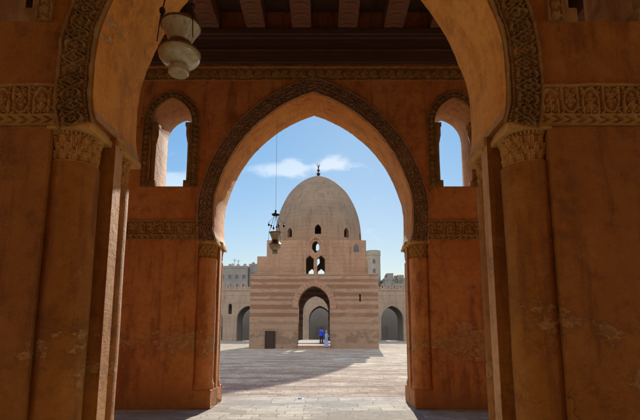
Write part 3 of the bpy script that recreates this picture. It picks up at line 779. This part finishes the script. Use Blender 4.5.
# dome shell with pierced windows
DX, DY = -.46, 54.6
prof = [(5.36, 11.95), (5.40, 12.6), (5.38, 13.5), (5.30, 14.6), (5.14, 15.6), (4.91, 16.5), (4.58, 17.4), (4.20, 18.2), (3.70, 19.05), (3.10, 19.75), (2.45, 20.37), (1.80, 20.85), (1.10, 21.22), (.5, 21.46), (.0, 21.6)]
prof = catmull(prof, 3)
bm = bmesh.new(); inner = [(max(0, r - .55), z - (.5 if r < 4 else .0)) for r, z in prof][:-3][::-1]
lathe(bm, prof + [], 72, (DX, DY, 0), False)
dme = bpy.data.meshes.new('dome'); bm.to_mesh(dme); bm.free()
dome = obj('dome', dme, 'dome', pav)
so = dome.modifiers.new('thick', 'SOLIDIFY'); so.thickness = .5; so.offset = -1
cut = bmesh.new()
for deg, z0 in ((-90, 12.75), (-52, 12.6), (-128, 12.6), (-18, 12.6), (-162, 12.6), (90, 12.75)):
    pts = pointed(0, .36, z0, z0 + .62, z0 + 1.15, 6); a = R(deg)
    ra, rb = 4.2, 6.0; vs = []
    for rr in (ra, rb): vs.append([cut.verts.new((DX + rr * math.cos(a) - p[0] * math.sin(a), DY + rr * math.sin(a) + p[0] * math.cos(a), p[1])) for p in pts])
    nn = len(pts); cut.faces.new(vs[0]); cut.faces.new(vs[1][::-1])
    for i in range(nn): cut.faces.new((vs[0][i], vs[1][i], vs[1][(i + 1) % nn], vs[0][(i + 1) % nn]))
bmesh.ops.recalc_face_normals(cut, faces=cut.faces)
cme = bpy.data.meshes.new('cut'); cut.to_mesh(cme); cut.free()
co = bpy.data.objects.new('cut', cme); C.objects.link(co)
bo = dome.modifiers.new('pierce', 'BOOLEAN'); bo.operation = 'DIFFERENCE'; bo.object = co; bo.solver = 'EXACT'
dg = bpy.context.evaluated_depsgraph_get(); dg.update()
nm = bpy.data.meshes.new_from_object(dome.evaluated_get(dg)); dome.modifiers.clear(); dome.data = nm
bpy.data.objects.remove(co); smooth(nm, 30)
bm = bmesh.new()                                            # roof of the drum round the dome foot
N_ = 48; sq = []; ci = []
for i in range(N_):
    a = 2 * math.pi * i / N_; ci.append(bm.verts.new((DX + 5.0 * math.cos(a), DY + 5.0 * math.sin(a), 11.98)))
    k = 1 / max(abs(math.cos(a)), abs(math.sin(a))); xx = 5.57 * k * math.cos(a); yy = 5.9 * k * math.sin(a)
    sq.append(bm.verts.new((-.625 + xx, 54.85 + yy, 11.965)))
for i in range(N_): bm.faces.new((sq[i], sq[(i + 1) % N_], ci[(i + 1) % N_], ci[i]))
obj('drum_roof', bm, 'drum', pav)
bm = bmesh.new()
tube(bm, [(DX, DY, 21.5), (DX, DY, 23.1)], .05, 8); ball(bm, (DX, DY, 21.85), .24, 14); ball(bm, (DX, DY, 22.35), .18, 14); ball(bm, (DX, DY, 22.72), .11, 12)
cr = [(DX + .2 * math.cos(a), DY, 23.1 + .2 * math.sin(a)) for a in np.linspace(R(100), R(440), 14)]
tube(bm, cr, [.015 + .04 * math.sin(math.pi * k / 13) for k in range(14)], 8)
me = bpy.data.meshes.new('finial'); bm.to_mesh(me); bm.free(); smooth(me, 50); obj('finial', me, 'metal', dome)
# small brown service door, steps
dd = obj('door', boxm(-5.97, -5.03, PY - .05, PY + .02, -.05, 1.74, bev=.01), 'door', pav)
bm = bmesh.new(); box(bm, -6.05, -5.973, PY - .09, PY - .002, -.05, 1.82); box(bm, -5.027, -4.95, PY - .09, PY - .002, -.05, 1.82); box(bm, -5.973, -5.027, PY - .09, PY - .002, 1.743, 1.82)
obj('door_frame', bm, 'door', dd)
bm = bmesh.new(); box(bm, -5.22, -5.15, PY - .085, PY - .05, .80, .92, .01); obj('handle', bm, 'metal', dd)
obj('plaque', boxm(-5.75, -5.15, PY - .04, PY - .001, 2.02, 2.22), 'voussoir', dd)
obj('lower_step', boxm(-2.55, .86, PY - .75, PY + .3, -.05, .12), 'drum', pav)
for (ya, yb, za, zb) in ((PY - .45, PY + .6, .12, .44), (PY - .05, PY + 1.4, .442, .74)):
    r_ = obj('step', boxm(-2.50, .84, ya + .03, yb, za, zb - .17), 'drum', pav)
    obj('tread', boxm(-2.53, .87, ya, yb, zb - .168, zb, bev=.02), 'marble', r_)
obj('floor', boxm(XL + 1.4, XR - 1.4, PY + 1.4, PY + D - 1.4, -.1, .70), 'shade_int', pav)

# ---------------------------------------------------------------- arcade on the far side of the court
AY, AP = 90.5, 7.35
fa = thing('courtyard_arcade', 'pale buff arcade with openwork battlements behind the pavilion across the court', 'arcade', (0, AY, 0))
cs = [-.4 + k * AP for k in range(-6, 7)]; xl, xr = cs[0] - AP / 2, cs[-1] + AP / 2
out = [(xl, -.05)]
for c in cs: out += pointed(c, 2.30, -.05, 4.3, 7.1, 12)
out += [(xr, -.05), (xr, 10.2), (xl, 10.2)]
wn = [pointed(c + AP / 2, .40, 5.4, 7.0, 7.6, 6) for c in cs[:-1]]
obj('wall', plate(out, wn, AY, AY + 1.2, .02), 'arcade', fa)
bm = bmesh.new()
box(bm, xl, xr, AY - .10, AY + 1.3, 10.203, 10.42); box(bm, xl, xr, AY - .05, AY - .002, 9.2, 9.5)
obj('cornice', bm, 'arcade', fa)
# openwork battlement: pierced merlons in one stone parapet
mer = []; x = xl
pts = [(xl, 10.423)]
n_m = int((xr - xl) / 1.22); mw = (xr - xl) / n_m
holes = []
for k in range(n_m):
    a = xl + k * mw
    pts_m = [(a + .02, 10.95), (a + .22, 10.95), (a + .22, 11.2), (a + .36, 11.2), (a + .36, 11.62), (a + .86, 11.62), (a + .86, 11.2), (a + 1.0, 11.2), (a + 1.0, 10.95), (a + mw - .02, 10.95)]
    mer += pts_m
    holes.append([(a + .47, 10.72), (a + .75, 10.72), (a + .75, 11.25), (a + .61, 11.42), (a + .47, 11.25)])
    holes.append([(a - .12 + .02, 10.55), (a + .12, 10.55), (a + .12, 10.80), (a - .10, 10.80)]) if k else None
obj('battlement', plate([(xl, 10.424), (xr, 10.424)] + mer[::-1], [h for h in holes if h], AY + .2, AY + .6, .01), 'arcade', fa)
obj('aisle_roof', boxm(xl, xr, AY + 1.2, AY + 6, 9.9, 10.2), 'shade_int', fa)  # roof stopped short so skylight brightens the rear wall through the added gap
obj('rear_wall', boxm(xl, xr, AY + 13, AY + 14, -.05, 9.898), 'shade_int', fa)
inn = [(xl, -.05)]
for c in cs: inn += pointed(c, 2.30, -.05, 4.3, 7.1, 8)
inn += [(xr, -.05), (xr, 9.89), (xl, 9.89)]
obj('inner_arches', plate(inn, [], AY + 6, AY + 7, .02), 'shade_int', fa)
for c in cs: obj('panel', boxm(c - .9, c + .9, AY + 12.9, AY + 12.998, -.05, 3.2), 'block_a', fa)
for c in cs:
    P, W = band_along(pointed(c, 2.30, 3.9, 4.3, 7.1, 10), .30, .15, AY, 1)
    relief('arch_hood', P, (0, -1, 0), W, 4, lambda s, v: v * 0 + .6, .06, 'arcade', fa, .02)

# ---------------------------------------------------------------- city beyond
def building(label, x0, x1, y0, dep, zt, mat, rows, cols, extras=()):
    b = thing('city_building', label, 'building', ((x0 + x1) / 2, y0, 0))
    wl = obj('wall', boxm(x0, x1, y0, y0 + dep, -.3, zt), mat, b)
    bm = bmesh.new(); e = .3
    for a in ((x0 - .1, x1 + .1, y0 - .1, y0 + e), (x0 - .1, x1 + .1, y0 + dep - e, y0 + dep + .1), (x0 - .1, x0 + e, y0 + e, y0 + dep - e), (x1 - e, x1 + .1, y0 + e, y0 + dep - e)): box(bm, *a, zt + .003, zt + .8)
    obj('parapet', bm, mat, b)
    for r in range(rows):
        for c in range(cols):
            xx = x0 + (c + .5) * (x1 - x0) / cols; zz = zt - 3.0 - r * 3.2
            f = obj('window', boxm(xx - .75, xx + .75, y0 - .12, y0 - .003, zz - .85, zz + .95), 'block_b', b)
            obj('pane', boxm(xx - .6, xx + .6, y0 - .13, y0 - .121, zz - .7, zz + .8), 'pane', f)
    for k, a in enumerate(extras): obj('roof_hut' if a[5] - a[4] > 1.2 else 'roof_slab', boxm(*a), 'block_b' if k % 2 else mat, b)
    random.seed(int(x0 * 7)); w_ = x1 - x0
    for q in range(int(w_ / 2)):
        xx = x0 + random.uniform(.5, w_ - .5); yy = y0 + random.uniform(1.5, 3); kind = q % 3
        bm = bmesh.new(); zb = zt + .0
        if kind == 0:
            hh = random.uniform(2, 4); tube(bm, [(xx, yy, zb), (xx, yy, zb + hh)], .05, 5)
            for r_ in range(4): tube(bm, [(xx - .6 + r_ * .08, yy, zb + hh - .2 - r_ * .28), (xx + .6 - r_ * .08, yy, zb + hh - .2 - r_ * .28)], .03, 4)
            obj('aerial', bm, 'metal', b)
        elif kind == 1:
            tube(bm, [(xx, yy, zb), (xx, yy, zb + 1.2)], .06, 6)
            lathe(bm, [(0, 0), (.35, .06), (.6, .2), (.62, .24), (.35, .12), (0, .06)], 16, (0, 0, 0), False)
            bmesh.ops.transform(bm, matrix=Matrix.Translation((xx, yy - .1, zb + 1.3)) @ Matrix.Rotation(R(60), 4, 'X'), verts=bm.verts[-(5 * 16 - 14 * 0) :] if False else [v_ for v_ in bm.verts if v_.co.z < 1])
            obj('satellite_dish', bm, 'block_b', b)
        else:
            lathe(bm, [(.55, zb), (.55, zb + 1.5), (.5, zb + 1.7), (.15, zb + 1.8), (.15, zb + 1.9), (0, zb + 1.9)], 16, (xx, yy, 0))
            obj('water_tank', bm, 'block_b', b)
    return b
building('long low grey block over the left end of the far arcade', -40, -25.5, 150, 14, 23.6, 'block_a', 2, 6, ((-38, -36, 153, 156, 23.6, 25.6),))
building('grey block with roof huts between the far arcade and the pavilion, left', -25.3, -14, 152, 14, 24.6, 'block_a', 2, 5, ((-22.2, -19.8, 153, 157, 24.6, 26.8), (-18, -15, 153, 157, 24.6, 27.5)))
building('concrete flats with open rooftop sheds to the right of the round tower', 21.4, 28.5, 150, 12, 19.5, 'block_a', 1, 4, ((22.4, 24.6, 151, 155, 19.5, 22.0), (26.0, 28.2, 151, 155, 19.5, 21.4)))
tw = thing('round_tower', 'tall round grey tower standing just right of the pavilion', 'tower', (18.6, 158, 0))
bm = bmesh.new(); lathe(bm, [(2.5, -.3), (2.5, 29.2), (2.62, 29.2), (2.62, 31.0), (2.3, 31.0), (2.3, 30.3), (0, 30.3)], 32, (18.6, 158, 0)); 
me = bpy.data.meshes.new('shaft'); bm.to_mesh(me); bm.free(); smooth(me, 30); obj('shaft', me, 'block_b', tw)
bm = bmesh.new()
for z in (26.2, 22.8): box(bm, 18.1, 19.0, 155.42, 155.7, z, z + 1.4)
obj('window', bm, 'pane', tw)
def tree(label, x, y, h, r, seed):
    random.seed(seed)
    t = thing('tree', label, 'tree', (x, y, -.3), 'trees over the far arcade')
    bm = bmesh.new(); tube(bm, [(x, y, -.3), (x + .15, y, h * .4), (x - .1, y + .1, h * .72), (x, y, h * .9)], [.35, .26, .16, .05], 8)
    for k in range(7):
        a = random.uniform(0, 6.28); z0 = h * random.uniform(.5, .75)
        tube(bm, [(x, y, z0), (x + r * .4 * math.cos(a), y + r * .4 * math.sin(a), z0 + h * .08), (x + r * .75 * math.cos(a), y + r * .75 * math.sin(a), z0 + h * .16)], [.12, .07, .03], 6)
    obj('trunk', bm, 'bark', t)
    bm = bmesh.new(); cl = [(Vector((random.uniform(-1, 1), random.uniform(-1, 1), random.uniform(-.9, 1))), random.uniform(.25, .45)) for _ in range(26)]
    for c, q in cl:
        if c.length > 1.1: continue
        for _ in range(110):
            d = Vector((random.gauss(0, 1), random.gauss(0, 1), random.gauss(0, 1))).normalized() * q * random.uniform(.5, 1)
            p = Vector((x, y, h * .76)) + Vector(((c.x + d.x) * r, (c.y + d.y) * r, (c.z + d.z) * h * .24))
            u = Vector((random.gauss(0, 1), random.gauss(0, 1), random.gauss(0, 1))).normalized(); v2 = u.orthogonal().normalized(); s_ = random.uniform(.10, .22)
            bm.faces.new([bm.verts.new(p + u * s_), bm.verts.new(p + v2 * s_ * .6), bm.verts.new(p - u * s_), bm.verts.new(p - v2 * s_ * .6)])
    obj('crown', bm, 'leaf', t)
tree('dark green tree right of the round tower, in front of the concrete flats', 22.6, 128, 17.6, 2.2, 4)
tree('rightmost dark green tree behind the battlements, close to the arch jamb', 27.0, 130, 18.4, 2.6, 9)

# ---------------------------------------------------------------- people on the pavilion steps
def skin_body(name, nodes, edges, mat, parent, sub=2):
    """one continuous body grown on a skeleton of joints with radii"""
    me = bpy.data.meshes.new(name); me.from_pydata([n[:3] for n in nodes], edges, [])
    o = bpy.data.objects.new(name, me); C.objects.link(o)
    o.modifiers.new('skin', 'SKIN'); sd = o.modifiers.new('sub', 'SUBSURF'); sd.levels = sub; sd.render_levels = sub
    for k, n in enumerate(nodes):
        sv_ = me.skin_vertices[0].data[k]; rr = n[3] if isinstance(n[3], tuple) else (n[3], n[3]); sv_.radius = rr
    me.skin_vertices[0].data[0].use_root = True
    dg = bpy.context.evaluated_depsgraph_get(); dg.update()
    nm = bpy.data.meshes.new_from_object(o.evaluated_get(dg)); bpy.data.objects.remove(o)
    for p in nm.polygons: p.use_smooth = True
    return obj(name, nm, mat, parent)
def hand(bm_nodes, edges, wrist, k0, dirv, side):
    """palm, four fingers of unequal length and a thumb, appended to a skeleton"""
    w0 = Vector(wrist); d = Vector(dirv).normalized(); acr = Vector(side).normalized()
    bm_nodes.append((*(w0 + d * .05), (.030, .020))); edges.append((k0, len(bm_nodes) - 1)); pc = len(bm_nodes) - 1
    for i, L in enumerate((.066, .075, .070, .055)):
        b = w0 + d * .085 + acr * (.028 - .0187 * i)
        bm_nodes.append((*b, .009)); edges.append((pc, len(bm_nodes) - 1)); last = len(bm_nodes) - 1
        bm_nodes.append((*(b + d * L * .55), .0085)); edges.append((last, len(bm_nodes) - 1)); last += 1
        bm_nodes.append((*(b + d * L + acr.cross(d) * .018), .007)); edges.append((last, len(bm_nodes) - 1))
    b = w0 + d * .035 + acr * .036
    bm_nodes.append((*b, .011)); edges.append((pc, len(bm_nodes) - 1)); last = len(bm_nodes) - 1
    bm_nodes.append((*(b + d * .045 + acr * .018), .009)); edges.append((last, len(bm_nodes) - 1))
def person(label, x, y, z, h, face, robe, shirt, legs, reach=None):
    root = thing('person', label, 'person', (0, 0, 0))
    k = h / 1.75; s_ = 1.0
    # local frame: faces -y; x is the person's left
    B = [(0, 0, .95, (.15, .11)), (0, 0, 1.12, (.145, .10)), (0, 0, 1.30, (.165, .11)), (0, .01, 1.44, (.13, .085)), (0, 0, 1.52, .055),
         (0, -.01, 1.60, (.072, .085)), (0, -.01, 1.69, (.076, .092)), (0, 0, 1.75, (.05, .06))]
    E_ = [(0, 1), (1, 2), (2, 3), (3, 4), (4, 5), (5, 6), (6, 7)]
    for sx in (-1, 1):
        i = len(B); B += [(sx * .10, 0, .86, .088), (sx * .11, -.02, .50, .060), (sx * .115, .015, .28, .052), (sx * .115, .03, .08, .038), (sx * .12, -.10, .035, (.042, .028))]
        E_ += [(0, i), (i, i + 1), (i + 1, i + 2), (i + 2, i + 3), (i + 3, i + 4)]
        i = len(B)
        if reach and sx == reach: arm = [(sx * .20, .0, 1.41, .055), (sx * .34, -.06, 1.20, .042), (sx * .50, -.16, 1.14, .032), (sx * .58, -.20, 1.14, .025)]; hd = (.5 * sx, -.2, .02)
        else: arm = [(sx * .20, .0, 1.41, .055), (sx * .26, .02, 1.14, .043), (sx * .27, -.05, .92, .033), (sx * .27, -.07, .86, .025)]; hd = (0, -.15, -1)
        B += arm; E_ += [(3, i), (i, i + 1), (i + 1, i + 2), (i + 2, i + 3)]
        hand(B, E_, arm[-1][:3], i + 3, hd, (0, -1, 0))
    body = skin_body('body', B, E_, 'skin', root, 1)
    parts = [body]
    # face: nose, ears, eyes ; hair cap
    bm = bmesh.new()
    ball(bm, (0, -.115, 1.615), .017, 8, 1.3); ball(bm, (.078, 0, 1.62), .022, 8, 1.4); ball(bm, (-.078, 0, 1.62), .022, 8, 1.4)
    parts.append(obj('face', bm, 'skin', root))
    bm = bmesh.new(); ball(bm, (.03, -.098, 1.645), .010, 8); ball(bm, (-.03, -.098, 1.645), .010, 8); tube(bm, [(-.022, -.097, 1.575), (0, -.103, 1.573), (.022, -.097, 1.575)], .005, 6)
    parts.append(obj('eyes', bm, 'hair', root))
    bm = bmesh.new(); lathe(bm, [(.088, -.03), (.098, .02), (.094, .07), (.07, .115), (.03, .135), (0, .14)], 16, (0, .022, 1.63))
    parts.append(obj('hair', bm, 'hair' if not robe else robe_head, root))
    if robe:
        bm = bmesh.new(); ringp = []
        for (rx, ry, zz, cx) in ((.235, .20, .06, 0), (.225, .185, .35, 0), (.205, .165, .7, 0), (.19, .145, .95, 0), (.185, .135, 1.15, 0), (.20, .135, 1.32, 0), (.175, .11, 1.43, 0), (.08, .075, 1.50, 0)):
            ringp.append([bm.verts.new((rx * math.cos(a) * (1 + (.05 * math.sin(7 * a) if zz < .9 else 0)), ry * math.sin(a) * (1 + (.05 * math.cos(9 * a) if zz < .9 else 0)), zz)) for a in np.linspace(0, 2 * math.pi, 29)[:-1]])
        for A, Bq in zip(ringp, ringp[1:]):
            for i in range(28): bm.faces.new((A[i], A[(i + 1) % 28], Bq[(i + 1) % 28], Bq[i]))
        for sx in (-1, 1):
            if reach == sx: tube(bm, [(sx * .15, 0, 1.40), (sx * .34, -.06, 1.20), (sx * .50, -.155, 1.14)], [.085, .072, .062], 12)
            else: tube(bm, [(sx * .15, 0, 1.40), (sx * .26, .02, 1.14), (sx * .27, -.05, .92)], [.085, .070, .065], 12)
        me = bpy.data.meshes.new('robe'); bm.to_mesh(me); bm.free(); smooth(me, 60); parts.append(obj('robe', me, 'robe', root))
    else:
        bm = bmesh.new(); ringp = []
        for (rx, ry, zz) in ((.185, .14, .84), (.18, .135, .95), (.172, .125, 1.12), (.20, .135, 1.30), (.185, .12, 1.41), (.075, .07, 1.50)):
            ringp.append([bm.verts.new((rx * math.cos(a), ry * math.sin(a), zz)) for a in np.linspace(0, 2 * math.pi, 25)[:-1]])
        for A, Bq in zip(ringp, ringp[1:]):
            for i in range(24): bm.faces.new((A[i], A[(i + 1) % 24], Bq[(i + 1) % 24], Bq[i]))
        for sx in (-1, 1): tube(bm, [(sx * .14, 0, 1.41), (sx * .24, .015, 1.22), (sx * .262, .01, 1.08)], [.080, .070, .062], 12)
        me = bpy.data.meshes.new('shirt'); bm.to_mesh(me); bm.free(); smooth(me, 60); parts.append(obj('shirt', me, shirt, root))
        bm = bmesh.new()
        for sx in (-1, 1): tube(bm, [(sx * .075, 0, .93), (sx * .10, 0, .82), (sx * .11, -.02, .50), (sx * .115, .015, .28), (sx * .115, .03, .06)], [.10, .105, .080, .070, .066], 14)
        me = bpy.data.meshes.new('trousers'); bm.to_mesh(me); bm.free(); smooth(me, 60); parts.append(obj('trousers', me, legs, root))
    bm = bmesh.new()
    for sx in (-1, 1): box(bm, sx * .12 - .05, sx * .12 + .05, -.15, .085, .0, .085, .025)
    parts.append(obj('shoes', bm, 'black', root))
    root.location = (x, y, z); root.scale = (k, k, k); root.rotation_euler = (0, 0, face)
    return root
robe_head = 'robe'
person('person in a blue shirt and black trousers standing on the pavilion steps', -.06, PY - .22, .44, 1.72, R(165), False, 'blue', 'black')
person('person in a long pale robe holding one hand out beside the blue shirt', .46, PY - .52, .12, 1.74, R(75), True, None, None, 1)

# ---------------------------------------------------------------- litter on the paving
lt = thing('plastic_litter', 'crumpled light blue plastic scrap on the sunny paving edge', 'litter', (-.54, 11.2, 0))
for nm_, mt_, ox, sc in (('scrap', 'litter', 0.02, .055), ('white_scrap', 'litter_white', -.03, .04)):
    bm = bmesh.new(); random.seed(len(nm_)); g = {}
    for i in range(8):
        for j in range(6): g[i, j] = bm.verts.new((-.54 + ox + (i / 7 - .5) * sc * 2.2 + random.uniform(-.01, .01), 11.2 + (j / 5 - .5) * sc * 1.4 + random.uniform(-.01, .01), .004 + random.uniform(0, .022) * (1 - abs(i / 3.5 - 1) * .7)))
    for i in range(7):
        for j in range(5): bm.faces.new((g[i, j], g[i + 1, j], g[i + 1, j + 1], g[i, j + 1]))
    o = obj(nm_, bm, mt_, lt); o.modifiers.new('thick', 'SOLIDIFY').thickness = .004
